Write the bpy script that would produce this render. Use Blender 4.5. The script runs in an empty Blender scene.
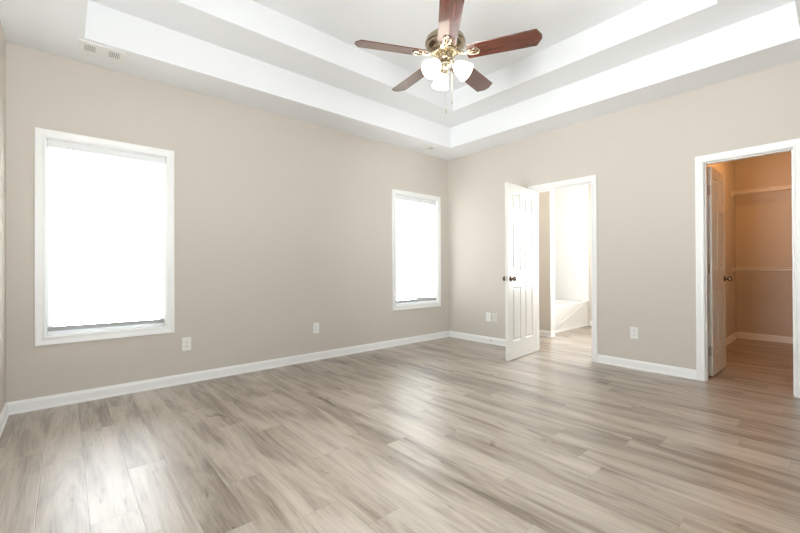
import bpy, bmesh, math, random
from mathutils import Vector, Matrix
random.seed(7)
S = bpy.context.scene
COL = S.collection

# ------------------------------------------------------------------ camera, sky, exposure
def make_camera():
    yaw, pit, rol = 0.8547, 0.0046, -0.0041
    fw = Vector((math.cos(yaw)*math.cos(pit), math.sin(yaw)*math.cos(pit), math.sin(pit)))
    r = Vector((math.sin(yaw), -math.cos(yaw), 0)); u = r.cross(fw)
    c, s = math.cos(rol), math.sin(rol)
    r2 = c*r + s*u; u2 = -s*r + c*u
    m = Matrix((r2, u2, -fw)).transposed().to_4x4()
    m.translation = Vector((-4.5043, -4.0247, 1.0625))
    cd = bpy.data.cameras.new('camera'); cd.lens = 385.46/800*36; cd.sensor_width = 36
    cd.clip_start = 0.02
    o = bpy.data.objects.new('camera', cd); COL.objects.link(o); o.matrix_world = m
    S.camera = o
make_camera()

SKY = 36.0
w = bpy.data.worlds.new('overcast_sky'); S.world = w; w.use_nodes = True
bg = w.node_tree.nodes['Background']
wn_ = w.node_tree.nodes; wl_ = w.node_tree.links.new
tc_ = wn_.new('ShaderNodeTexCoord'); sx_ = wn_.new('ShaderNodeSeparateXYZ'); mr_ = wn_.new('ShaderNodeMapRange'); mc_ = wn_.new('ShaderNodeMix'); mc_.data_type = 'RGBA'
mr_.inputs[1].default_value = -0.12; mr_.inputs[2].default_value = 0.12     # lower half brightened to send light up to the ceiling, softer sky above
mc_.inputs[6].default_value = (1.33, 1.36, 1.40, 1); mc_.inputs[7].default_value = (0.64, 0.67, 0.705, 1)
wl_(tc_.outputs['Generated'], sx_.inputs[0]); wl_(sx_.outputs[2], mr_.inputs[0]); wl_(mr_.outputs[0], mc_.inputs[0]); wl_(mc_.outputs[2], bg.inputs[0])
bg.inputs[1].default_value = SKY

S.view_settings.view_transform = 'Standard'; S.view_settings.look = 'None'
S.view_settings.gamma = 1; S.view_settings.use_curve_mapping = False
S.view_settings.exposure = -0.20

def portal(loc, rot, sx, sy):
    d = bpy.data.lights.new('daylight_portal', 'AREA'); d.shape = 'RECTANGLE'; d.size = sx; d.size_y = sy
    d.cycles.is_portal = True
    o = bpy.data.objects.new('daylight_portal', d); COL.objects.link(o); o.location = loc; o.rotation_euler = rot

# room: corner of the two walls seen = origin, room spans x -4.83..0 and y -4.27..0
L, D, H, T = 4.83, 4.27, 2.74, 0.12
FAN_BULB = 14.0; SHADE = 4.5
CLOSET_W = 27; BATH_W = 40
W1 = (-4.62, -3.803); W2 = (-1.085, -0.25); WZ = (0.54, 2.087)
W3 = (-3.45, -2.4); W3Z = (0.54, 2.087)           # unseen window added in the near wall to brighten the room
W4 = (-4.15, -3.5)                               # unseen window added behind the camera to light the long wall
WB = (-2.75, -1.3); WBZ = (0.7, 2.3)            # bathroom window added out of sight to brighten the tub
BD = (-2.157, -1.44); CDR = (-3.762, -3.175); DZ = 2.04
PI = math.pi
for (a, b) in (W1, W2):
    portal(((a+b)/2, T+0.03, (WZ[0]+WZ[1])/2), (-PI/2, 0, 0), b-a, WZ[1]-WZ[0])
portal((-L-T-0.03, (W3[0]+W3[1])/2, (W3Z[0]+W3Z[1])/2), (0, -PI/2, 0), W3Z[1]-W3Z[0], W3[1]-W3[0])
portal(((W4[0]+W4[1])/2, -D-T-0.03, (W3Z[0]+W3Z[1])/2), (PI/2, 0, 0), W4[1]-W4[0], W3Z[1]-W3Z[0])
portal((2.75+T+0.03, (WB[0]+WB[1])/2, (WBZ[0]+WBZ[1])/2), (0, PI/2, 0), WBZ[1]-WBZ[0], WB[1]-WB[0])

# ------------------------------------------------------------------ materials
def srgb(r, g, b):
    f = lambda v: (v/255/12.92) if v/255 <= 0.04045 else ((v/255+0.055)/1.055)**2.4
    return (f(r), f(g), f(b), 1)
def mat(name, color, rough=0.5, metal=0.0, bump=0.0, bscale=200.0, vary=0.0, emit=None, estr=0.0, trans=0.0):
    m = bpy.data.materials.new(name); m.use_nodes = True
    nt = m.node_tree; N = nt.nodes; b = N['Principled BSDF']
    b.inputs['Roughness'].default_value = rough; b.inputs['Metallic'].default_value = metal
    tc = N.new('ShaderNodeTexCoord')
    nz = N.new('ShaderNodeTexNoise'); nz.inputs['Scale'].default_value = bscale; nz.inputs['Detail'].default_value = 3
    nt.links.new(tc.outputs['Object'], nz.inputs['Vector'])
    mx = N.new('ShaderNodeMix'); mx.data_type = 'RGBA'
    mx.inputs[6].default_value = tuple(c*(1-vary) for c in color[:3])+(1,)
    mx.inputs[7].default_value = tuple(min(1, c*(1+vary)) for c in color[:3])+(1,)
    nt.links.new(nz.outputs['Fac'], mx.inputs[0]); nt.links.new(mx.outputs[2], b.inputs['Base Color'])
    if bump:
        bp = N.new('ShaderNodeBump'); bp.inputs['Strength'].default_value = bump; bp.inputs['Distance'].default_value = 0.002
        nt.links.new(nz.outputs['Fac'], bp.inputs['Height']); nt.links.new(bp.outputs[0], b.inputs['Normal'])
    if emit:
        b.inputs['Emission Color'].default_value = emit; b.inputs['Emission Strength'].default_value = estr
    if trans:
        tr = N.new('ShaderNodeBsdfTranslucent'); tr.inputs[0].default_value = color
        ms = N.new('ShaderNodeMixShader'); ms.inputs[0].default_value = trans
        out = N['Material Output']
        nt.links.new(b.outputs[0], ms.inputs[1]); nt.links.new(tr.outputs[0], ms.inputs[2]); nt.links.new(ms.outputs[0], out.inputs[0])
    return m
M = {}
M['wall'] = mat('greige_wall_paint', (0.622, 0.570, 0.508, 1), 0.85, bump=0.015, bscale=350, vary=0.004)
M['ceil'] = mat('white_ceiling_paint', (0.865, 0.868, 0.87, 1), 0.9, bump=0.05, bscale=300, vary=0.005)
M['trim'] = mat('white_trim_paint', (0.89, 0.885, 0.87, 1), 0.35, vary=0.005, bscale=20)
M['door'] = mat('white_door_paint', (0.82, 0.80, 0.75, 1), 0.38, bump=0.03, bscale=120, vary=0.01)
M['plate'] = mat('white_plastic', (0.86, 0.85, 0.82, 1), 0.3, vary=0.005, bscale=20)
M['plate_painted'] = mat('ivory_plastic', (0.70, 0.67, 0.62, 1), 0.4, vary=0.005, bscale=20)
M['dark'] = mat('dark_slot', (0.05, 0.05, 0.05, 1), 0.7)
M['vinyl'] = mat('white_vinyl', (0.85, 0.86, 0.86, 1), 0.4, vary=0.005, bscale=20)
M["slat"] = mat("blind_slat_white", (0.93, 0.93, 0.92, 1), 0.5, trans=0.75)
M['rail'] = mat('backlit_shade_blind_rail', (0.42, 0.42, 0.42, 1), 0.4, vary=0.005, bscale=20)  # darkened grey stands in for the shade on the backlit rail
M['tub'] = mat('white_acrylic', (0.86, 0.86, 0.85, 1), 0.18, vary=0.005, bscale=10)
M['brass'] = mat('polished_brass', (0.76, 0.69, 0.54, 1), 0.18, metal=1, vary=0.05, bscale=40)
M['abrass'] = mat('antique_brass', (0.38, 0.31, 0.22, 1), 0.2, metal=1, vary=0.12, bscale=30)
M['chrome'] = mat('satin_nickel', (0.62, 0.60, 0.56, 1), 0.3, metal=1, vary=0.05, bscale=60)
M['bronze'] = mat('dark_knob_metal', (0.22, 0.17, 0.12, 1), 0.25, metal=1, vary=0.1, bscale=60)
M['wire'] = mat('white_coated_wire', (0.85, 0.84, 0.80, 1), 0.35, vary=0.01, bscale=60)
M['shade'] = mat('frosted_glass_shade', (0.95, 0.93, 0.88, 1), 0.4, emit=(1, 0.93, 0.80, 1), estr=SHADE, vary=0.01)
M['bulb'] = mat('lit_bulb', (1, 0.95, 0.85, 1), 0.4, emit=(1, 0.88, 0.68, 1), estr=FAN_BULB)
M['lamp'] = mat('lit_lamp_diffuser', (1, 0.95, 0.85, 1), 0.4, emit=(1, 0.85, 0.6, 1), estr=1.5)

def glass_mat():
    m = bpy.data.materials.new('window_glass'); m.use_nodes = True; nt = m.node_tree; N = nt.nodes
    N.remove(N['Principled BSDF'])
    t = N.new('ShaderNodeBsdfTransparent'); t.inputs[0].default_value = (0.97, 0.985, 0.98, 1)
    g = N.new('ShaderNodeBsdfGlossy'); g.inputs['Roughness'].default_value = 0.02
    lw = N.new('ShaderNodeFresnel'); lw.inputs['IOR'].default_value = 1.45
    ms = N.new('ShaderNodeMixShader')
    nt.links.new(lw.outputs[0], ms.inputs[0]); nt.links.new(t.outputs[0], ms.inputs[1]); nt.links.new(g.outputs[0], ms.inputs[2])
    nt.links.new(ms.outputs[0], N['Material Output'].inputs[0])
    return m
M['glass'] = glass_mat()

def blade_mat():
    m = bpy.data.materials.new('cherry_wood_blade'); m.use_nodes = True; nt = m.node_tree; N = nt.nodes; Lk = nt.links.new
    b = N['Principled BSDF']; b.inputs['Roughness'].default_value = 0.22
    b.inputs['Coat Weight'].default_value = 1.0; b.inputs['Coat Roughness'].default_value = 0.10
    tc = N.new('ShaderNodeTexCoord'); mp = N.new('ShaderNodeMapping'); mp.inputs['Scale'].default_value = (3, 34, 34)
    nz = N.new('ShaderNodeTexNoise'); nz.inputs['Scale'].default_value = 2.0; nz.inputs['Detail'].default_value = 6
    cr = N.new('ShaderNodeValToRGB')
    cr.color_ramp.elements[0].position = 0.2; cr.color_ramp.elements[0].color = (0.045, 0.012, 0.008, 1)
    cr.color_ramp.elements[1].position = 0.85; cr.color_ramp.elements[1].color = (0.17, 0.045, 0.025, 1)
    Lk(tc.outputs['Object'], mp.inputs[0]); Lk(mp.outputs[0], nz.inputs['Vector']); Lk(nz.outputs['Fac'], cr.inputs[0]); Lk(cr.outputs[0], b.inputs['Base Color'])
    return m
M['blade'] = blade_mat()

def floor_mat():
    m = bpy.data.materials.new('greige_vinyl_plank'); m.use_nodes = True; nt = m.node_tree; N = nt.nodes; Lk = nt.links.new
    b = N['Principled BSDF']
    def math_(op, a, bb=None, c=None):
        n = N.new('ShaderNodeMath'); n.operation = op
        for i, v in enumerate((a, bb, c)):
            if v is None: continue
            if isinstance(v, (int, float)): n.inputs[i].default_value = v
            else: Lk(v, n.inputs[i])
        return n.outputs[0]
    tc = N.new('ShaderNodeTexCoord'); sp = N.new('ShaderNodeSeparateXYZ'); Lk(tc.outputs['Object'], sp.inputs[0])
    X, Y = sp.outputs[0], sp.outputs[1]
    PW, PL = 0.173, 1.22
    cx = math_('DIVIDE', math_('ADD', X, 4.425), PW); col = math_('FLOOR', cx); fx = math_('SUBTRACT', cx, col)
    wn = N.new('ShaderNodeTexWhiteNoise'); wn.noise_dimensions = '1D'; Lk(math_('ADD', col, 3.7), wn.inputs['W'])
    cy = math_('DIVIDE', math_('ADD', Y, math_('MULTIPLY', wn.outputs['Value'], PL)), PL); row = math_('FLOOR', cy); fy = math_('SUBTRACT', cy, row)
    cmb = N.new('ShaderNodeCombineXYZ'); Lk(col, cmb.inputs[0]); Lk(row, cmb.inputs[1])
    w2 = N.new('ShaderNodeTexWhiteNoise'); w2.noise_dimensions = '2D'; Lk(cmb.outputs[0], w2.inputs['Vector'])
    rnd = w2.outputs['Value']
    # per plank coordinates
    def coords(sx, sy, off):
        c = N.new('ShaderNodeCombineXYZ')
        Lk(math_('MULTIPLY', X, sx), c.inputs[0]); Lk(math_('MULTIPLY', Y, sy), c.inputs[1]); Lk(math_('MULTIPLY', rnd, off), c.inputs[2])
        return c.outputs[0]
    def noise(v, scale, det, rough=0.55, dist=0.0):
        n = N.new('ShaderNodeTexNoise'); n.inputs['Scale'].default_value = scale; n.inputs['Detail'].default_value = det
        n.inputs['Roughness'].default_value = rough; n.inputs['Distortion'].default_value = dist; Lk(v, n.inputs['Vector']); return n.outputs['Fac']
    def ramp(v, a, bb, lo=0.0, hi=1.0):
        n = N.new('ShaderNodeMapRange'); n.inputs[1].default_value = a; n.inputs[2].default_value = bb
        n.inputs[3].default_value = lo; n.inputs[4].default_value = hi; n.interpolation_type = 'SMOOTHSTEP'; Lk(v, n.inputs[0]); return n.outputs[0]
    broad = noise(coords(7.5, 1.0, 37), 1.0, 4, 0.55, 0.8)        # broad smoky bands
    bands = noise(coords(26, 1.6, 53), 1.0, 5, 0.6, 0.7)        # cathedral-like streaks
    fine = noise(coords(170, 6.0, 91), 1.0, 4, 0.6, 0.2)        # fine pores
    knots = noise(coords(8, 3.0, 19), 1.0, 2, 0.5, 1.6)
    kn = ramp(knots, 0.66, 0.80)
    t = math_('ADD', math_('MULTIPLY', ramp(broad, 0.38, 0.66), 0.44), math_('MULTIPLY', ramp(bands, 0.35, 0.7), 0.24))
    t = math_('ADD', t, math_('MULTIPLY', ramp(fine, 0.3, 0.75), 0.24))
    t = math_('ADD', t, math_('MULTIPLY', math_('SUBTRACT', rnd, 0.5), 0.26))
    t = math_('ADD', t, math_('MULTIPLY', kn, 0.45))
    cr = N.new('ShaderNodeValToRGB'); e = cr.color_ramp.elements
    e[0].position = 0.0; e[0].color = FL[0]
    e[1].position = 1.0; e[1].color = FL[3]
    x = e.new(0.38); x.color = FL[1]
    x = e.new(0.70); x.color = FL[2]
    Lk(t, cr.inputs[0])
    # seams
    ex = math_('MINIMUM', fx, math_('SUBTRACT', 1.0, fx)); ey = math_('MINIMUM', fy, math_('SUBTRACT', 1.0, fy))
    sx = ramp(math_('MULTIPLY', ex, PW), 0.0, 0.0022); sy = ramp(math_('MULTIPLY', ey, PL), 0.0, 0.0022)
    seam = math_('MINIMUM', sx, sy)
    mx = N.new('ShaderNodeMix'); mx.data_type = 'RGBA'; Lk(math_('ADD', math_('MULTIPLY', seam, 0.35), 0.65), mx.inputs[0])
    mx.inputs[6].default_value = (0.06, 0.045, 0.035, 1); Lk(cr.outputs[0], mx.inputs[7]); Lk(mx.outputs[2], b.inputs['Base Color'])
    # height
    h = math_('ADD', math_('MULTIPLY', seam, 0.9), math_('MULTIPLY', fine, 0.30)); h = math_('ADD', h, math_('MULTIPLY', bands, 0.55))
    bp = N.new('ShaderNodeBump'); bp.inputs['Strength'].default_value = 0.35; bp.inputs['Distance'].default_value = 0.0016
    Lk(h, bp.inputs['Height']); Lk(bp.outputs[0], b.inputs['Normal'])
    Lk(math_('ADD', math_('MULTIPLY', fine, 0.14), 0.30), b.inputs['Roughness'])
    b.inputs['Specular IOR Level'].default_value = 0.95
    b.inputs['Coat Weight'].default_value = 0.35; b.inputs['Coat Roughness'].default_value = 0.26; Lk(bp.outputs[0], b.inputs['Coat Normal'])
    return m
FL = [(0.49, 0.425, 0.36, 1), (0.355, 0.293, 0.236, 1), (0.215, 0.165, 0.123, 1), (0.085, 0.06, 0.042, 1)]
M['floor'] = floor_mat()

# ------------------------------------------------------------------ helpers
def link(name, bm, m, parent=None, smooth=False, loc=None, rot=None):
    me = bpy.data.meshes.new(name); bmesh.ops.recalc_face_normals(bm, faces=bm.faces)
    bm.to_mesh(me); bm.free()
    if smooth:
        for p in me.polygons: p.use_smooth = True
        me.set_sharp_from_angle(angle=math.radians(38))
    if m: me.materials.append(m)
    o = bpy.data.objects.new(name, me); COL.objects.link(o)
    if parent: o.parent = parent
    if loc: o.location = loc
    if rot: o.rotation_euler = rot
    return o
def empty(name, loc=(0, 0, 0), rz=0.0, rot=None):
    o = bpy.data.objects.new(name, None); COL.objects.link(o); o.location = loc; o.rotation_euler = rot or (0, 0, rz); o.empty_display_size = 0.1
    return o
def tag(o, label=None, cat=None, group=None, kind=None):
    if label: o['label'] = label
    if cat: o['category'] = cat
    if group: o['group'] = group
    if kind: o['kind'] = kind
    return o
def box(bm, x0, x1, y0, y1, z0, z1, bev=0.0, seg=2):
    tmp = bmesh.new()
    v = [tmp.verts.new(p) for p in ((x0,y0,z0),(x1,y0,z0),(x1,y1,z0),(x0,y1,z0),(x0,y0,z1),(x1,y0,z1),(x1,y1,z1),(x0,y1,z1))]
    for f in ((0,3,2,1),(4,5,6,7),(0,1,5,4),(1,2,6,5),(2,3,7,6),(3,0,4,7)): tmp.faces.new([v[i] for i in f])
    if bev: bmesh.ops.bevel(tmp, geom=list(tmp.edges), offset=bev, segments=seg, affect='EDGES', profile=0.6)
    merge(bm, tmp)
def merge(bm, tmp, mtx=None):
    mp = {}
    for v in tmp.verts: mp[v] = bm.verts.new(mtx @ v.co if mtx else v.co)
    for f in tmp.faces:
        try: bm.faces.new([mp[v] for v in f.verts])
        except ValueError: pass
    tmp.free()
def lathe(bm, prof, n=32, mtx=None, close=True):
    """prof: list of (r, z)"""
    tmp = bmesh.new(); rings = []
    for r, z in prof:
        if r < 1e-6: rings.append([tmp.verts.new((0, 0, z))])
        else: rings.append([tmp.verts.new((r*math.cos(2*PI*i/n), r*math.sin(2*PI*i/n), z)) for i in range(n)])
    for a, b in zip(rings, rings[1:]):
        for i in range(n):
            j = (i+1) % n
            if len(a) == 1 and len(b) == 1: break
            if len(a) == 1: tmp.faces.new((a[0], b[i], b[j]))
            elif len(b) == 1: tmp.faces.new((a[i], a[j], b[0]))
            else: tmp.faces.new((a[i], a[j], b[j], b[i]))
    if close:
        for rr in (rings[0], rings[-1]):
            if len(rr) > 1: tmp.faces.new(rr)
    merge(bm, tmp, mtx)
def tube(bm, pts, r, n=8, caps=True):
    pts = [Vector(p) for p in pts]; rings = []
    rad = r if isinstance(r, (list, tuple)) else [r]*len(pts)
    up = None
    for i, p in enumerate(pts):
        d = (pts[min(i+1, len(pts)-1)] - pts[max(i-1, 0)]).normalized()
        if up is None: up = d.orthogonal().normalized()
        a = (up - d*up.dot(d)).normalized(); up = a; b = d.cross(a)
        rings.append([bm.verts.new(p + rad[i]*(a*math.cos(2*PI*k/n)+b*math.sin(2*PI*k/n))) for k in range(n)])
    for A, B in zip(rings, rings[1:]):
        for k in range(n): bm.faces.new((A[k], A[(k+1) % n], B[(k+1) % n], B[k]))
    if caps: bm.faces.new(rings[0]); bm.faces.new(rings[-1])
def grid_solid(xs, ys, zs, solid):
    bm = bmesh.new(); V = {}
    def vt(i, j, k):
        if (i, j, k) not in V: V[(i, j, k)] = bm.verts.new((xs[i], ys[j], zs[k]))
        return V[(i, j, k)]
    nx, ny, nz = len(xs)-1, len(ys)-1, len(zs)-1
    S_ = {}
    for i in range(nx):
        for j in range(ny):
            for k in range(nz): S_[(i, j, k)] = solid((xs[i]+xs[i+1])/2, (ys[j]+ys[j+1])/2, (zs[k]+zs[k+1])/2)
    for (i, j, k), s in S_.items():
        if not s: continue
        for d, q in (((-1,0,0), [(0,0,0),(0,0,1),(0,1,1),(0,1,0)]), ((1,0,0), [(1,0,0),(1,1,0),(1,1,1),(1,0,1)]),
                     ((0,-1,0), [(0,0,0),(1,0,0),(1,0,1),(0,0,1)]), ((0,1,0), [(0,1,0),(0,1,1),(1,1,1),(1,1,0)]),
                     ((0,0,-1), [(0,0,0),(0,1,0),(1,1,0),(1,0,0)]), ((0,0,1), [(0,0,1),(1,0,1),(1,1,1),(0,1,1)])):
            if not S_.get((i+d[0], j+d[1], k+d[2]), False):
                bm.faces.new([vt(i+a, j+b, k+c) for a, b, c in q])
    return bm
def wall_x(name, x0, x1, y0, y1, z0, z1, holes=(), m='wall'):   # wall running along x, thickness in y
    xs = sorted({x0, x1, *[h[0] for h in holes], *[h[1] for h in holes]}); zs = sorted({z0, z1, *[h[2] for h in holes], *[h[3] for h in holes]})
    o = link(name, grid_solid(xs, [y0, y1], zs, lambda x, y, z: not any(h[0] < x < h[1] and h[2] < z < h[3] for h in holes)), M[m]); o['kind'] = 'structure'; return o
def wall_y(name, x0, x1, y0, y1, z0, z1, holes=(), m='wall'):
    ys = sorted({y0, y1, *[h[0] for h in holes], *[h[1] for h in holes]}); zs = sorted({z0, z1, *[h[2] for h in holes], *[h[3] for h in holes]})
    o = link(name, grid_solid([x0, x1], ys, zs, lambda x, y, z: not any(h[0] < y < h[1] and h[2] < z < h[3] for h in holes)), M[m]); o['kind'] = 'structure'; return o

# ------------------------------------------------------------------ room shell
TOP = 3.42
bm = bmesh.new(); box(bm, -L-T, 3.20, -D-T, T, -0.1, 0.0); tag(link('floor', bm, M['floor']), kind='structure')
b1, b2, H1, H2 = 0.435, 0.844, 3.022, 3.273
def ceil_solid(x, y, z):
    if z < H: return False
    if z < H1: return not (-L+b1 < x < -b1 and -D+b1 < y < -b1)
    if z < H2: return not (-L+b2 < x < -b2 and -D+b2 < y < -b2)
    return True
bm = grid_solid([-L, -L+b1, -L+b2, -b2, -b1, 0], [-D, -D+b1, -D+b2, -b2, -b1, 0], [H, H1, H2, TOP], ceil_solid)
tag(link('ceiling', bm, M['ceil']), kind='structure')

wall_x('wall_left', -L-T, T, 0.0, T, 0, TOP, [(W1[0], W1[1], WZ[0], WZ[1]), (W2[0], W2[1], WZ[0], WZ[1])])
wall_y('wall_right', 0.0, T, -D, 0.0, 0, TOP, [(BD[0], BD[1], 0, DZ), (CDR[0], CDR[1], 0, DZ)])
wall_y('wall_near_left', -L-T, -L, -D, 0.0, 0, TOP, [(W3[0], W3[1], W3Z[0], W3Z[1])])
wall_x('wall_back', -L-T, T, -D-T, -D, 0, TOP, [(W4[0], W4[1], W3Z[0], W3Z[1])])

# bathroom and closet shells behind wall_right
AY = -0.25    # back of the tub alcove
wall_y('wall_bath_far', 2.75, 2.87, -2.87, AY, 0, H, [(WB[0], WB[1], WBZ[0], WBZ[1])])
wall_x('wall_bath_alcove', T, 2.87, AY, AY+0.1, 0, H)
wall_y('wall_bath_stub', 1.10, 1.22, -1.085, AY, 0, H)
wall_x('wall_closet_left', T, 3.20, -2.97, -2.87, 0, H)
wall_y('wall_closet_back', 3.08, 3.20, -D, -2.97, 0, H)
wall_x('wall_closet_right', T, 3.20, -D-T, -D, 0, H)
bm = bmesh.new(); box(bm, T, 2.87, -2.87, AY+0.1, H, H+0.1); tag(link('ceiling_bath', bm, M['ceil']), kind='structure')
bm = bmesh.new(); box(bm, T, 3.20, -D-T, -2.87, H, H+0.1); tag(link('ceiling_closet', bm, M['wall']), kind='structure')

# ------------------------------------------------------------------ baseboards (profiled)
BP = [(0, 0), (0.019, 0), (0.019, 0.008), (0.016, 0.016), (0.0125, 0.019), (0.0125, 0.068), (0.010, 0.078), (0.006, 0.086), (0.003, 0.092), (0, 0.092)]
def baseboard(name, p0, p1, nrm, m0=0.0, m1=0.0):
    """p0->p1 along the wall, nrm points into the room; m0/m1: +1 mitre for an inside corner, -1 for an outside corner"""
    bm = bmesh.new(); p0, p1, n = Vector(p0), Vector(p1), Vector(nrm); d = (p1-p0).normalized()
    A = [bm.verts.new(Vector((*(p0 + n*t + d*t*m0), z))) for t, z in BP]
    B = [bm.verts.new(Vector((*(p1 + n*t - d*t*m1), z))) for t, z in BP]
    k = len(BP)
    for i in range(k): bm.faces.new((A[i], A[(i+1) % k], B[(i+1) % k], B[i]))
    bm.faces.new(A); bm.faces.new(B)
    return tag(link(name, bm, M['trim']), kind='structure')
CW = 0.062     # casing width
baseboard('baseboard_left', (-L, 0), (0, 0), (0, -1), 1, 1)
baseboard('baseboard_right', (0, 0), (0, BD[1]+CW), (-1, 0), 1, 0)
baseboard('baseboard_right_middle', (0, BD[0]-CW), (0, CDR[1]+CW), (-1, 0))
baseboard('baseboard_right_end', (0, CDR[0]-CW), (0, -D), (-1, 0), 0, 1)
baseboard('baseboard_near_left', (-L, -D), (-L, 0), (1, 0), 1, 1)
baseboard('baseboard_back', (0, -D), (-L, -D), (0, 1), 1, 1)
baseboard('baseboard_bath_stub', (1.10, AY), (1.10, -1.085), (-1, 0), 1, -1)
baseboard('baseboard_bath_stub_end', (1.10, -1.085), (1.22, -1.085), (0, -1), -1, 0)
baseboard('baseboard_bath_far', (2.75, -0.98), (2.75, -2.87), (-1, 0), 0, 1)
baseboard('baseboard_bath_side', (T, -2.87), (2.75, -2.87), (0, 1), 1, 1)
baseboard('baseboard_closet_left', (T, -2.97), (3.08, -2.97), (0, -1), 1, 1)
baseboard('baseboard_closet_back', (3.08, -2.97), (3.08, -D), (-1, 0), 1, 1)
baseboard('baseboard_closet_right', (3.08, -D), (T, -D), (0, 1), 1, 1)

# ------------------------------------------------------------------ casings as mitred profile sweeps
CP = [(0.0, 0.0), (0.0, 0.010), (0.004, 0.0135), (0.012, 0.0135), (0.016, 0.011), (0.030, 0.0125), (0.046, 0.017), (0.058, 0.0185), (0.062, 0.016), (0.062, 0.0)]
def casing(name, parent, P, a0, a1, z0, z1, closed, m='trim', wscale=1.0):
    """P(a, z, t) maps along-wall, height, proudness to a point; inner edge a0..a1, z0..z1"""
    bm = bmesh.new(); rings = []
    cor = [(a0, z0, -1, -1 if closed else 0), (a0, z1, -1, 1), (a1, z1, 1, 1), (a1, z0, 1, -1 if closed else 0)]
    for a, z, sa, sz in cor:
        rings.append([bm.verts.new(P(a + sa*w_*wscale, z + sz*w_*wscale, t)) for w_, t in CP])
    k = len(CP); prs = list(zip(rings, rings[1:])) + ([(rings[-1], rings[0])] if closed else [])
    for A, B in prs:
        for i in range(k): bm.faces.new((A[i], A[(i+1) % k], B[(i+1) % k], B[i]))
    if not closed: bm.faces.new(rings[0]); bm.faces.new(rings[-1])
    return link(name, bm, M[m], parent)

def frame(bm, P, a0, a1, z0, z1, w_, t0, t1, bev=0.002):
    """rectangular frame of four bars"""
    for (aa, ab, za, zb) in ((a0, a0+w_, z0, z1), (a1-w_, a1, z0, z1), (a0+w_, a1-w_, z0, z0+w_), (a0+w_, a1-w_, z1-w_, z1)):
        pa, pb = P(aa, za, t0), P(ab, zb, t1)
        box(bm, min(pa[0], pb[0]), max(pa[0], pb[0]), min(pa[1], pb[1]), max(pa[1], pb[1]), min(pa[2], pb[2]), max(pa[2], pb[2]), bev, 1)

def window(n, P, a0, a1, z0, z1):
    """P's t: positive into the room, negative out through the wall"""
    r = empty('window_%d' % n, P((a0+a1)/2, z0, 0)); tag(r, kind='structure'); bpy.context.view_layer.update()
    inv = Matrix.Translation(-r.location)
    Q = lambda a, z, t: tuple(Vector(P(a, z, t)) - r.location)
    casing('window_casing', r, Q, a0+0.006, a1-0.006, z0+0.006, z1-0.006, True)
    bm = bmesh.new(); frame(bm, Q, a0, a1, z0, z1, 0.012, -0.118, 0.0); link('jamb_liner', bm, M['trim'], r)
    bm = bmesh.new(); frame(bm, Q, a0+0.012, a1-0.012, z0+0.012, z1-0.012, 0.014, -0.105, -0.065); link('window_frame', bm, M['vinyl'], r)
    zm = (z0+z1)/2
    for (za, zb, t) in ((zm-0.015, z1-0.026, -0.098), (z0+0.026, zm+0.015, -0.080)):
        bm = bmesh.new(); frame(bm, Q, a0+0.026, a1-0.026, za, zb, 0.024, t, t+0.018); s = link('sash', bm, M['vinyl'], r)
        bm = bmesh.new(); pa, pb = Q(a0+0.048, za+0.022, t+0.007), Q(a1-0.048, zb-0.022, t+0.011)
        box(bm, min(pa[0], pb[0]), max(pa[0], pb[0]), min(pa[1], pb[1]), max(pa[1], pb[1]), pa[2], pb[2]); link('pane', bm, M['glass'], s)
    return r
PA = lambda a, z, t: (a, -t, z)                      # wall_left (room at -y)
PD = lambda a, z, t: (-L + t, a, z)                  # wall_near_left
PF = lambda a, z, t: (2.75 - t, a, z)                # bathroom far wall
window(1, PA, W1[0], W1[1], *WZ); window(2, PA, W2[0], W2[1], *WZ)
window(3, PD, W3[0], W3[1], *W3Z); window(4, PF, WB[0], WB[1], *WBZ)  # both are added, unseen openings that let in extra daylight
window(5, lambda a, z, t: (a, -D + t, z), W4[0], W4[1], *W3Z)  # added opening behind the camera, fill light for the long wall

# ------------------------------------------------------------------ doors
def door_frame(n, y0, y1, stop_x):
    r = empty('door_%d' % n, (0, (y0+y1)/2, 0)); tag(r, kind='structure')
    cy = (y0+y1)/2
    casing('door_casing', r, lambda a, z, t: (-t, a-cy, z), y0-0.0, y1+0.0, 0.0, DZ, False)
    casing('door_casing', r, lambda a, z, t: (T+t, a-cy, z), y0-0.0, y1+0.0, 0.0, DZ, False)
    bm = bmesh.new()
    for s, yy in ((1, y0), (-1, y1)):
        a, b = sorted((yy-cy, yy-cy+s*0.003)); box(bm, 0.0, T, a, b, 0, DZ)
        a, b = sorted((yy-cy+s*0.003, yy-cy+s*0.012)); box(bm, stop_x, stop_x+0.034, a, b, 0, DZ-0.003, 0.002, 1)
    box(bm, 0.0, T, y0-cy+0.003, y1-cy-0.003, DZ-0.003, DZ); box(bm, stop_x, stop_x+0.034, y0-cy+0.003, y1-cy-0.003, DZ-0.012, DZ-0.003, 0.002, 1)
    link('door_jamb', bm, M['trim'], r)
    return r

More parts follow.
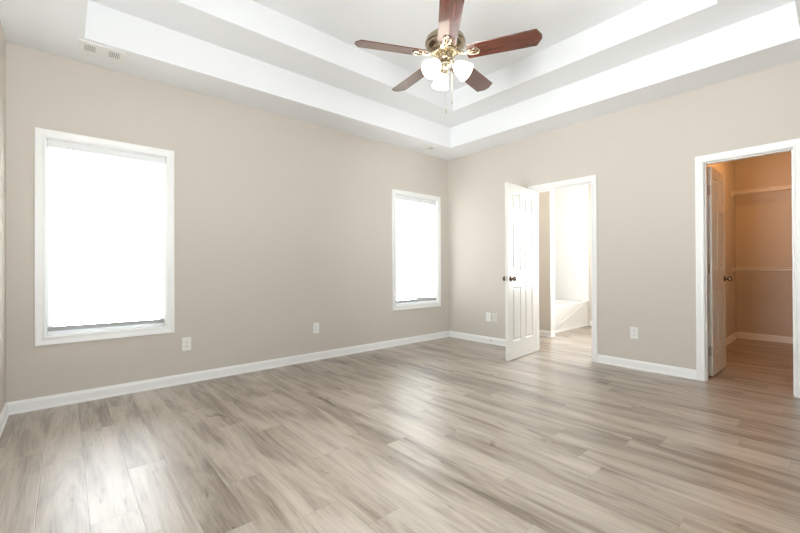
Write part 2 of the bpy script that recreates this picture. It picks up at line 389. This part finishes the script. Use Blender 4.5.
def panel_side(bm, W, Hh, y, sg, panels):
    xs = sorted({0, W, *[p[0] for p in panels], *[p[1] for p in panels]}); zs = sorted({0, Hh, *[p[2] for p in panels], *[p[3] for p in panels]})
    for i in range(len(xs)-1):
        for k in range(len(zs)-1):
            mx, mz = (xs[i]+xs[i+1])/2, (zs[k]+zs[k+1])/2
            if any(p[0] < mx < p[1] and p[2] < mz < p[3] for p in panels): continue
            bm.faces.new([bm.verts.new(c) for c in ((xs[i], y, zs[k]), (xs[i+1], y, zs[k]), (xs[i+1], y, zs[k+1]), (xs[i], y, zs[k+1]))])
    for p in panels:
        rings = []
        for ins, dep in ((0, 0), (0.004, 0.006), (0.010, 0.009), (0.016, 0.009), (0.036, 0.002)):
            yy = y - sg*dep
            rings.append([bm.verts.new(c) for c in ((p[0]+ins, yy, p[2]+ins), (p[1]-ins, yy, p[2]+ins), (p[1]-ins, yy, p[3]-ins), (p[0]+ins, yy, p[3]-ins))])
        for A, B in zip(rings, rings[1:]):
            for i in range(4): bm.faces.new((A[i], A[(i+1) % 4], B[(i+1) % 4], B[i]))
        bm.faces.new(rings[-1])
def door_leaf(name, parent, W, th=0.035, Hh=2.015):
    """leaf from x=0 (hinge edge) to x=W, y -th/2..th/2"""
    bm = bmesh.new(); st = W*0.155; mu = W*0.15; pw = (W-2*st-mu)/2
    rows = []; z = Hh
    for rail, pan in ((0.095, 0.215), (0.10, 0.58), (0.20, 0.62)):
        z -= rail; rows.append((z-pan, z)); z -= pan
    panels = [(x, x+pw, a, b) for x in (st, st+pw+mu) for a, b in rows]
    panel_side(bm, W, Hh, th/2, 1, panels); panel_side(bm, W, Hh, -th/2, -1, panels)
    for q in (((0,-th/2,0),(0,th/2,0),(0,th/2,Hh),(0,-th/2,Hh)), ((W,-th/2,0),(W,th/2,0),(W,th/2,Hh),(W,-th/2,Hh)),
              ((0,-th/2,0),(W,-th/2,0),(W,th/2,0),(0,th/2,0)), ((0,-th/2,Hh),(W,-th/2,Hh),(W,th/2,Hh),(0,th/2,Hh))):
        bm.faces.new([bm.verts.new(c) for c in q])
    bmesh.ops.remove_doubles(bm, verts=bm.verts, dist=1e-5)
    return link(name, bm, M['door'], parent)
def knob_set(leaf, W, z, m, th=0.035):
    for s in (1, -1):
        bm = bmesh.new()
        mt = Matrix.Translation((W-0.062, s*th/2, z)) @ Matrix.Rotation(-s*PI/2, 4, 'X')
        lathe(bm, [(0, 0), (0.032, 0), (0.032, 0.004), (0.027, 0.008), (0.012, 0.011), (0.010, 0.022), (0.013, 0.028), (0.023, 0.034), (0.0275, 0.044), (0.0265, 0.053), (0.019, 0.060), (0.008, 0.063), (0, 0.0635)], 28, mt, close=False)
        link('door_knob', bm, m, leaf, True)
    bm = bmesh.new(); box(bm, W-0.0005, W+0.0015, -0.012, 0.012, z-0.028, z+0.028); link('latch_plate', bm, M['chrome'], leaf)
def hinges(leaf, zs, side, th=0.035):
    for z in zs:
        bm = bmesh.new()
        box(bm, -0.0022, 0.0002, -0.017, 0.0165, z-0.045, z+0.045, 0.0006, 1)
        tube(bm, [(-0.006, side*(th/2+0.004), z-0.047), (-0.006, side*(th/2+0.004), z+0.047)], 0.006, 12)
        for zz in (-0.030, 0.0, 0.030): tube(bm, [(-0.0032, 0.004*(1 if zz else -1), z+zz), (-0.002, 0.004*(1 if zz else -1), z+zz)], 0.0035, 10)
        link('hinge', bm, M['chrome'], leaf, True)

# bathroom door: swings into the bedroom
d1 = door_frame(1, BD[0], BD[1], 0.05)
cy = (BD[0]+BD[1])/2
def put(leaf, r, px, py, ang): leaf.location = (px - r.location.x, py - r.location.y, 0.014); leaf.rotation_euler = (0, 0, ang)
LW = 0.725
lf = door_leaf('door_leaf', d1, LW); put(lf, d1, -0.016, -1.468, PI + math.radians(5.0))
knob_set(lf, LW, 0.925, M['bronze']); hinges(lf, (0.22, 1.0, 1.80), -1)
# closet door: swings into the closet
d2 = door_frame(2, CDR[0], CDR[1], 0.03)
lf = door_leaf('door_leaf', d2, 0.575); put(lf, d2, 0.185, -3.182, math.radians(-1.2))
knob_set(lf, 0.575, 0.925, M['bronze']); hinges(lf, (0.24, 1.03, 1.79), 1)

# ------------------------------------------------------------------ blinds
def blind(a0, a1, z0, z1, label, zb, tilt_drop):
    r = empty('window_blind', ((a0+a1)/2, 0.03, z1)); tag(r, label, 'window blind', None)
    hw = (a1-a0)/2 - 0.004; h = z1-0.014
    def Bx(x0, x1, y0, y1, za, zb_, bev=0.002):
        bm = bmesh.new(); box(bm, x0, x1, y0, y1, za, zb_, bev, 2); return bm
    link('headrail', Bx(-hw, hw, -0.022, 0.022, -0.060, -0.002, 0.003), M['vinyl'], r)
    link('valance_clip', Bx(-hw+0.03, -hw+0.045, -0.026, -0.021, -0.062, -0.001, 0.001), M['plate'], r)
    top = -0.062; bot = zb - z1 + 0.040; n = int((top-bot)/0.0215)
    bm = bmesh.new()
    for i in range(n):
        z = top - (i+0.5)*(top-bot)/n; a = math.radians(66); ww = 0.0125
        prev = None
        for k in range(4):
            s = -1 + 2*k/3; y = s*ww*math.cos(a); zz = z + s*ww*math.sin(a) + 0.0018*(1-s*s)
            cur = (bm.verts.new((-hw+0.004, y, zz)), bm.verts.new((hw-0.004, y, zz)))
            if prev: bm.faces.new((prev[0], prev[1], cur[1], cur[0]))
            prev = cur
    sl = link('slats', bm, M['slat'], r); md = sl.modifiers.new('thick', 'SOLIDIFY'); md.thickness = 0.0006
    bm = bmesh.new(); box(bm, -hw+0.002, hw-0.002, -0.013, 0.013, -0.017, 0.017, 0.003)
    br = link('bottom_rail', bm, M['rail'], r, loc=(0, 0, zb-z1+0.008), rot=(0, tilt_drop, 0))
    bm = bmesh.new()
    for x in (-hw*0.72, 0, hw*0.72):
        for y in (-0.0145, 0.0145): tube(bm, [(x, y, -0.06), (x, y, zb-z1+0.012)], 0.0007, 5)
    link('ladder_cord', bm, M['plate'], r)
    bm = bmesh.new(); tube(bm, [(-hw+0.1, -0.026, -0.05), (-hw+0.1, -0.026, -0.62)], 0.0012, 6)
    lc = link('lift_cord', bm, M['plate'], r)
    bm = bmesh.new(); lathe(bm, [(0, 0.0), (0.003, 0.0), (0.006, -0.02), (0.0065, -0.03), (0, -0.033)], 12, Matrix.Translation((-hw+0.1, -0.026, -0.615)), False); link('cord_tassel', bm, M['plate'], lc, True)
blind(W1[0]+0.012, W1[1]-0.012, WZ[0], WZ[1]-0.012, 'white horizontal slat blind lowered over the large window nearer the viewer, at far left', 0.590, 0.008)
blind(W2[0]+0.012, W2[1]-0.012, WZ[0], WZ[1]-0.012, 'white horizontal slat blind lowered over the window beside the far room corner', 0.590, 0.0)

# ------------------------------------------------------------------ ceiling fan
FX, FY = -2.415, -2.135
fan = empty('ceiling_fan', (FX, FY, H2)); tag(fan, 'brass ceiling fan with five dark wood blades and three lit glass shades', 'ceiling fan')
Z = lambda z: z - H2 - 0.014
bm = bmesh.new(); lathe(bm, [(0, 0), (0.072, 0), (0.074, -0.012), (0.066, -0.035), (0.045, -0.062), (0.024, -0.075), (0, -0.075)], 40, None, False); link('canopy', bm, M['abrass'], fan, True)
bm = bmesh.new(); tube(bm, [(0, 0, -0.07), (0, 0, Z(2.82))], 0.013, 16); link('downrod', bm, M['abrass'], fan, True)
bm = bmesh.new(); lathe(bm, [(0, Z(2.835)), (0.026, Z(2.835)), (0.030, Z(2.80)), (0.060, Z(2.785)), (0.108, Z(2.768)), (0.137, Z(2.742)), (0.146, Z(2.718)), (0.146, Z(2.704)), (0.139, Z(2.698)), (0.139, Z(2.686)), (0.128, Z(2.670)), (0.104, Z(2.655)), (0.098, Z(2.645)), (0, Z(2.645))], 56, None, False)
link('motor_housing', bm, M['abrass'], fan, True)
bm = bmesh.new(); lathe(bm, [(0, Z(2.646)), (0.086, Z(2.646)), (0.09, Z(2.640)), (0.086, Z(2.632)), (0.0, Z(2.632))], 48, None, False)
for k in range(24):
    a = 2*PI*k/24; tube(bm, [(0.080*math.cos(a), 0.080*math.sin(a), Z(2.634)), (0.052*math.cos(a), 0.052*math.sin(a), Z(2.622))], 0.004, 6)
link('flywheel_ring', bm, M['brass'], fan, True)
bm = bmesh.new(); lathe(bm, [(0, Z(2.634)), (0.05, Z(2.634)), (0.053, Z(2.62)), (0.053, Z(2.592)), (0.044, Z(2.580)), (0.03, Z(2.574)), (0.03, Z(2.566)), (0, Z(2.566))], 40, None, False); link('switch_housing', bm, M['abrass'], fan, True)
bm = bmesh.new(); lathe(bm, [(0, Z(2.567)), (0.034, Z(2.567)), (0.038, Z(2.556)), (0.036, Z(2.540)), (0.022, Z(2.528)), (0.017, Z(2.515)), (0.024, Z(2.505)), (0.024, Z(2.497)), (0.012, Z(2.485)), (0.007, Z(2.474)), (0.009, Z(2.466)), (0, Z(2.460))], 36, None, False); link('light_fitter', bm, M['brass'], fan, True)

BA = [10, 82, 154, 226, 298]
PITCH = math.radians(-13)
def blade_bm():
    bm = bmesh.new(); r0, r1 = 0.0, 0.505
    pr = [(r0, -0.058), (r0+0.012, -0.066), (r1-0.034, -0.073), (r1, -0.018), (r1, 0.018), (r1-0.034, 0.073), (r0+0.012, 0.066), (r0, 0.058)]
    a = [bm.verts.new((x, y, 0.003)) for x, y in pr]; b = [bm.verts.new((x, y, -0.003)) for x, y in pr]
    bm.faces.new(a); bm.faces.new(list(reversed(b)))
    for i in range(len(pr)): j = (i+1) % len(pr); bm.faces.new((a[i], a[j], b[j], b[i]))
    bmesh.ops.bevel(bm, geom=[e for e in bm.edges if abs(e.verts[0].co.z-e.verts[1].co.z) < 1e-4], offset=0.0012, segments=1, affect='EDGES')
    return bm
def iron_bm():
    """blade iron in blade coordinates: blade root at x=0; hub end at x=-0.10"""
    bm = bmesh.new()
    loop = [(0.048+0.040*math.cos(t), 0.024*math.sin(t)*(1+0.25*math.cos(t)), -0.0085) for t in [2*PI*i/28 for i in range(29)]]
    tube(bm, loop, 0.0064, 8, False)
    tube(bm, [(0.016, 0, -0.0075), (0.048, 0, -0.0085), (0.071, 0, -0.0075)], [0.006, 0.004, 0.0025], 8)
    tube(bm, [(0.012, 0, -0.0075), (-0.006, 0, -0.010), (-0.025, 0, -0.008), (-0.045, 0, 0.002), (-0.070, 0, 0.018)], [0.008, 0.009, 0.0085, 0.0095, 0.012], 12)
    tmp = bmesh.new(); lathe(tmp, [(0, -0.012), (0.013, -0.010), (0.017, -0.002), (0.013, 0.006), (0, 0.008)], 20, None, False)
    merge(bm, tmp, Matrix.Translation((-0.035, 0, 0.0)))
    for x, y in ((0.021, 0.024), (0.021, -0.024), (0.086, 0.0)):
        tmp = bmesh.new(); lathe(tmp, [(0, -0.0145), (0.004, -0.0135), (0.0065, -0.009), (0.0065, -0.003), (0, -0.003)], 12, None, False); merge(bm, tmp, Matrix.Translation((x, y, 0)))
    for s in (1, -1): tube(bm, [(0.0, 0, -0.009), (0.008, s*0.012, -0.008), (0.021, s*0.024, -0.0065)], 0.004, 8)
    return bm
b0 = link('blade', blade_bm(), M['blade'], fan); i0 = link('blade_iron', iron_bm(), M['brass'], b0, True)
for k, a in enumerate(BA):
    if k == 0: b, i_ = b0, i0
    else:
        b = b0.copy(); COL.objects.link(b); b.parent = fan; i_ = i0.copy(); COL.objects.link(i_); i_.parent = b
    ar = math.radians(a)
    b.matrix_local = Matrix.Translation((0.157*math.cos(ar), 0.157*math.sin(ar), Z(2.618))) @ Matrix.Rotation(ar, 4, 'Z') @ Matrix.Rotation(PITCH, 4, 'X')

def shade_bm():
    """bell shade along +z from the neck at 0"""
    bm = bmesh.new()
    out = [(0.020, 0.0), (0.027, 0.006), (0.040, 0.022), (0.049, 0.042), (0.054, 0.064), (0.058, 0.086), (0.063, 0.104), (0.067, 0.112)]
    inn = [(r-0.003, z+0.001) for r, z in reversed(out)]
    lathe(bm, out + inn, 36, None, False)
    return bm
def bulb_bm():
    bm = bmesh.new(); lathe(bm, [(0, 0.012), (0.011, 0.012), (0.012, 0.03), (0.020, 0.045), (0.0235, 0.060), (0.020, 0.075), (0.010, 0.083), (0, 0.085)], 24, None, False); return bm
CAMDIR = math.atan2(-4.0247-FY, -4.5043-FX)             # direction from the fan to the viewer
SA = [CAMDIR + math.radians(75), CAMDIR - math.radians(165), CAMDIR - math.radians(45)]
tilt = math.radians(132)
for k, a in enumerate(SA):
    ca, sa = math.cos(a), math.sin(a)
    bm = bmesh.new(); tube(bm, [(0.028*ca, 0.028*sa, Z(2.548)), (0.048*ca, 0.048*sa, Z(2.557)), (0.062*ca, 0.062*sa, Z(2.553)), (0.072*ca, 0.072*sa, Z(2.543))], [0.008, 0.0075, 0.0085, 0.011], 12)
    arm = link('light_arm', bm, M['brass'], fan, True)
    mt = Matrix.Translation((0.066*ca, 0.066*sa, Z(2.549))) @ Matrix.Rotation(a, 4, 'Z') @ Matrix.Rotation(tilt, 4, 'Y')
    bm = bmesh.new(); lathe(bm, [(0, -0.004), (0.018, -0.002), (0.025, 0.004), (0.025, 0.012), (0.020, 0.015), (0, 0.015)], 24, mt, False); link('shade_holder', bm, M['brass'], fan, True)
    bm = bmesh.new(); tmp = shade_bm(); merge(bm, tmp, mt @ Matrix.Translation((0, 0, 0.008))); s = link('lamp_shade', bm, M['shade'], fan, True)
    bm = bmesh.new(); tmp = bulb_bm(); merge(bm, tmp, mt @ Matrix.Translation((0, 0, 0.008))); link('bulb', bm, M['bulb'], s, True)
for (x, y, za, zb_) in ((0.003, -0.003, 2.47, 2.235), (0.030, -0.036, 2.585, 2.30)):
    bm = bmesh.new(); tube(bm, [(x, y, Z(za)), (x, y, Z(zb_))], 0.0013, 6); c = link('pull_chain', bm, M['brass'], fan)
    bm = bmesh.new(); lathe(bm, [(0, 0.004), (0.0025, 0.0), (0.005, -0.018), (0.004, -0.03), (0, -0.033)], 14, Matrix.Translation((x, y, Z(zb_))), False); link('chain_fob', bm, M['brass'], c, True)

# ------------------------------------------------------------------ outlets, plates, vents, door stop
def outlet(P_, ang, label, kind='duplex', w_=0.076, h_=0.122, name='wall_outlet', m_='plate'):
    r = empty(name, P_, ang); tag(r, label, 'wall outlet' if kind == 'duplex' else 'wall plate', None)
    bm = bmesh.new(); box(bm, -w_/2, w_/2, -0.0055, 0, -h_/2, h_/2, 0.0025); link('cover_plate', bm, M[m_], r)
    if kind == 'duplex':
        for z in (0.0195, -0.0195):
            bm = bmesh.new(); box(bm, -0.0165, 0.0165, -0.0085, -0.005, z-0.0145, z+0.0145, 0.0018); f = link('socket', bm, M['plate'], r)
            bm = bmesh.new()
            for x, hh in ((-0.0065, 0.0045), (0.0065, 0.0038)): box(bm, x-0.0012, x+0.0012, -0.0089, -0.0084, z+0.002-hh, z+0.002+hh+0.002)
            tube(bm, [(0, -0.0089, z-0.0085), (0, -0.0084, z-0.0085)], 0.0024, 10); link('socket_slots', bm, M['dark'], f)
        bm = bmesh.new(); tube(bm, [(0, -0.0068, 0), (0, -0.005, 0)], 0.003, 12); link('screw', bm, M['plate'], r)
    else:
        bm = bmesh.new(); tube(bm, [(0, -0.016, 0), (0, -0.005, 0)], 0.0046, 12); link('connector', bm, M['chrome'], r)
        for z in (0.042, -0.042):
            bm = bmesh.new(); tube(bm, [(0, -0.0068, z), (0, -0.005, z)], 0.003, 12); link('screw', bm, M['plate'], r)
outlet((-3.646, 0, 0.365), 0, 'white outlet plate just right of the large left window, above the baseboard')
outlet((-2.300, 0, 0.372), 0, 'white outlet plate low on the middle of the long window wall')
outlet((0, -2.585, 0.377), -PI/2, 'white outlet plate between the two doorways')
outlet((0, -0.743, 0.371), -PI/2, 'white outlet plate behind the open white door, nearer the room corner')
outlet((0, -0.845, 0.371), -PI/2, 'pale cable plate next to the outlet behind the open white door', kind='coax', name='cable_plate', m_='plate_painted')

def vent(cx, cy, w_, d_, label):
    r = empty('ceiling_vent', (cx, cy, H)); tag(r, label, 'ceiling vent', None)
    bm = bmesh.new()
    hw, hd = w_/2, d_/2; iw = hw-0.035; idp = hd-0.04; mid = w_*0.14
    xs = [-hw, -iw, -mid, mid, iw, hw]; ys = [-hd, -idp, idp, hd]
    merge(bm, grid_solid(xs, ys, [-0.006, 0.0], lambda x, y, z: not ((-iw < x < -mid or mid < x < iw) and -idp < y < idp)))
    link('vent_frame', bm, M['plate'], r)
    for a, b in ((-iw, -mid), (mid, iw)):
        bm = bmesh.new(); box(bm, a, b, -idp, idp, -0.0012, -0.0004); link('vent_backing', bm, M['duct'], r)
    for a, b in ((-iw, -mid), (mid, iw)):
        bm = bmesh.new(); n = 6
        for i in range(n):
            x = a + (i+0.5)*(b-a)/n
            tmp = bmesh.new(); box(tmp, -0.0035, 0.0035, -idp, idp, -0.0006, 0.0006); merge(bm, tmp, Matrix.Translation((x, 0, -0.0042)) @ Matrix.Rotation(0.5 if a < 0 else -0.5, 4, 'Y'))
        link('louver_bank', bm, M['plate'], r)
M['duct'] = mat('grey_duct', (0.32, 0.33, 0.33, 1), 0.7)
vent(-4.285, -0.295, 0.285, 0.19, 'white rectangular ceiling vent above the large left window')
vent(-0.72, -0.255, 0.285, 0.17, 'small white ceiling vent near the far room corner')

ds = empty('door_stop', (-0.0125, -0.80, 0.05)); tag(ds, 'small spring door stop on the baseboard behind the open white door', 'door stop')
bm = bmesh.new(); lathe(bm, [(0, 0), (0.011, 0), (0.011, 0.003), (0.006, 0.006), (0, 0.006)], 16, Matrix.Rotation(-PI/2, 4, 'Y'), False); link('base', bm, M['chrome'], ds, True)
bm = bmesh.new(); tube(bm, [(-0.005-0.058*i/150, 0.0045*math.cos(i*0.75), 0.0045*math.sin(i*0.75)) for i in range(151)], 0.0009, 5); link('spring', bm, M['chrome'], ds, True)
bm = bmesh.new(); lathe(bm, [(0, 0.062), (0.0065, 0.062), (0.0075, 0.068), (0.0065, 0.075), (0, 0.077)], 16, Matrix.Rotation(-PI/2, 4, 'Y'), False); link('rubber_tip', bm, M['plate'], ds, True)

# ------------------------------------------------------------------ bathroom: tub and surround
tub = empty('bathtub', (1.985, -0.65, 0)); tag(tub, 'white bathtub with a plain front apron, seen through the open doorway', 'bathtub')
x0, x1, y0, y1, zt = 1.225-1.985, 2.745-1.985, -0.95+0.65, AY-0.005+0.65, 0.445
bm = bmesh.new()
def ring(ax, bx, ay, by, z, rad, n=6):
    pts = []
    for cx_, cy_, s in ((bx-rad, by-rad, 0), (ax+rad, by-rad, 1), (ax+rad, ay+rad, 2), (bx-rad, ay+rad, 3)):
        for i in range(n+1):
            t = PI/2*(s + i/n); pts.append(bm.verts.new((cx_+rad*math.cos(t), cy_+rad*math.sin(t), z)))
    return pts
R = [ring(x0, x1, y0, y1, 0.0, 0.01), ring(x0, x1, y0, y1, zt-0.02, 0.01), ring(x0+0.004, x1-0.004, y0+0.004, y1-0.004, zt-0.004, 0.012), ring(x0+0.015, x1-0.015, y0+0.012, y1-0.012, zt, 0.02),
     ring(x0+0.10, x1-0.09, y0+0.075, y1-0.075, zt, 0.14), ring(x0+0.12, x1-0.105, y0+0.09, y1-0.09, zt-0.025, 0.14), ring(x0+0.17, x1-0.22, y0+0.12, y1-0.12, 0.12, 0.14), ring(x0+0.22, x1-0.30, y0+0.17, y1-0.17, 0.09, 0.10)]
for A, B in zip(R, R[1:]):
    for i in range(len(A)): j = (i+1) % len(A); bm.faces.new((A[i], A[j], B[j], B[i]))
bm.faces.new(R[0]); bm.faces.new(R[-1])
link('tub_shell', bm, M['tub'], tub, True)
bm = bmesh.new()      # curved moulded rib sweeping across the apron
pts = []
for i in range(25):
    t = i/24; x = x0+0.08 + t*1.25; z = 0.05 + 0.34*(t**1.0)*(0.65+0.35*math.sin(PI/2*t)) 
    pts.append((x, y0-0.001, z))
tube(bm, pts, 0.009, 8); link('apron_rib', bm, M['tub'], tub, True)
bm = bmesh.new(); box(bm, x0, x1, y0-0.014, y0+0.002, 0.0, 0.035, 0.003); link('toe_trim', bm, M['trim'], tub)
bm = bmesh.new(); tube(bm, [(x1-0.2, -0.02, 0.088), (x1-0.2, -0.02, 0.094)], 0.028, 20); link('drain', bm, M['chrome'], tub, True)
sur = empty('tub_surround', (1.985, AY, zt+0.002)); tag(sur, 'white shower wall panels above the bathtub, bright with daylight', 'tub surround')
bm = bmesh.new(); box(bm, x0, x1, -0.012, -0.001, 0, 2.27, 0.003); link('back_panel', bm, M['tub'], sur)
bm = bmesh.new(); box(bm, x0, x0+0.010, -0.695, -0.012, 0, 2.27, 0.003); box(bm, x0-0.002, x0+0.02, -0.72, -0.695, 0, 2.27, 0.003); link('side_panel', bm, M['tub'], sur)
bm = bmesh.new(); box(bm, x1-0.010, x1, -0.695, -0.012, 0, 2.27, 0.003); box(bm, x1-0.02, x1+0.002, -0.72, -0.695, 0, 2.27, 0.003); link('side_panel', bm, M['tub'], sur)
# white corner trim on the end of the stub wall
bm = bmesh.new(); box(bm, 1.098, 1.222, -1.095, -1.084, 0.092, H-0.002, 0.002); tag(link('trim_1', bm, M['trim']), kind='structure')

# ------------------------------------------------------------------ closet wire shelves
def wire_shelf(z, label):
    r = empty('wire_shelf', (3.08, -3.62, z)); tag(r, label, 'wire shelf', 'closet wire shelves' if False else None)
    y0_, y1_ = -0.64, 0.645; dx = -0.33
    bm = bmesh.new()
    for i in range(50):
        y = y0_ + 0.01 + i*(y1_-y0_-0.02)/49
        tube(bm, [(-0.006, y, 0), (dx, y, 0), (dx-0.004, y, -0.022)], 0.0014, 5)
    link('cross_wires', bm, M['wire'], r)
    bm = bmesh.new()
    for x, zz, rr in ((-0.006, -0.003, 0.003), (-0.12, -0.003, 0.003), (-0.22, -0.003, 0.003), (dx, -0.003, 0.0035), (dx-0.004, -0.024, 0.004)): tube(bm, [(x, y0_, zz), (x, y1_, zz)], rr, 6)
    link('long_rails', bm, M['wire'], r)
    bm = bmesh.new(); tube(bm, [(dx+0.03, y0_, -0.036), (dx+0.03, y1_, -0.036)], 0.010, 12); link('hanging_rod', bm, M['wire'], r, True)
    for y in (y0_+0.0, y1_-0.012):
        bm = bmesh.new(); box(bm, dx-0.012, dx+0.045, y, y+0.012, -0.066, 0.008, 0.003); link('end_bracket', bm, M['plate'], r)
    for y in (-0.2, 0.2, 0.45):
        bm = bmesh.new(); box(bm, dx-0.008, dx+0.006, y, y+0.02, -0.008, 0.008, 0.002); link('rail_clip', bm, M['plate'], r)
wire_shelf(2.145, 'upper white wire closet shelf with hanging rod, near the closet ceiling')
wire_shelf(1.055, 'lower white wire closet shelf with hanging rod, at door knob height')

# ------------------------------------------------------------------ lamps of the side rooms
def dome_lamp(x, y, label, watts, col, rad=0.13):
    r = empty('ceiling_lamp', (x, y, H)); tag(r, label, 'ceiling lamp')
    bm = bmesh.new(); lathe(bm, [(0, 0), (0.15, 0), (0.15, -0.012), (0.14, -0.022), (0, -0.022)], 32, None, False); link('lamp_base', bm, M['chrome'], r, True)
    bm = bmesh.new(); lathe(bm, [(0.135, -0.022), (0.13, -0.05), (0.10, -0.08), (0.05, -0.098), (0, -0.102)], 32, None, False); link('lamp_diffuser', bm, M['lamp'], r, True)
    d = bpy.data.lights.new('ceiling_lamp_light', 'POINT'); d.energy = watts; d.color = col; d.shadow_soft_size = 0.08
    o = bpy.data.objects.new('ceiling_lamp_light', d); COL.objects.link(o); o.parent = r; o.location = (0, 0, -0.2)
dome_lamp(1.6, -3.75, 'round closet ceiling lamp above the wire shelves', CLOSET_W, (1.0, 0.47, 0.16))
dome_lamp(1.6, -2.0, 'added round bathroom ceiling lamp, unseen, brightening the bathroom', BATH_W, (1.0, 0.93, 0.82))  # unseen lamp added to make the bathroom brighter
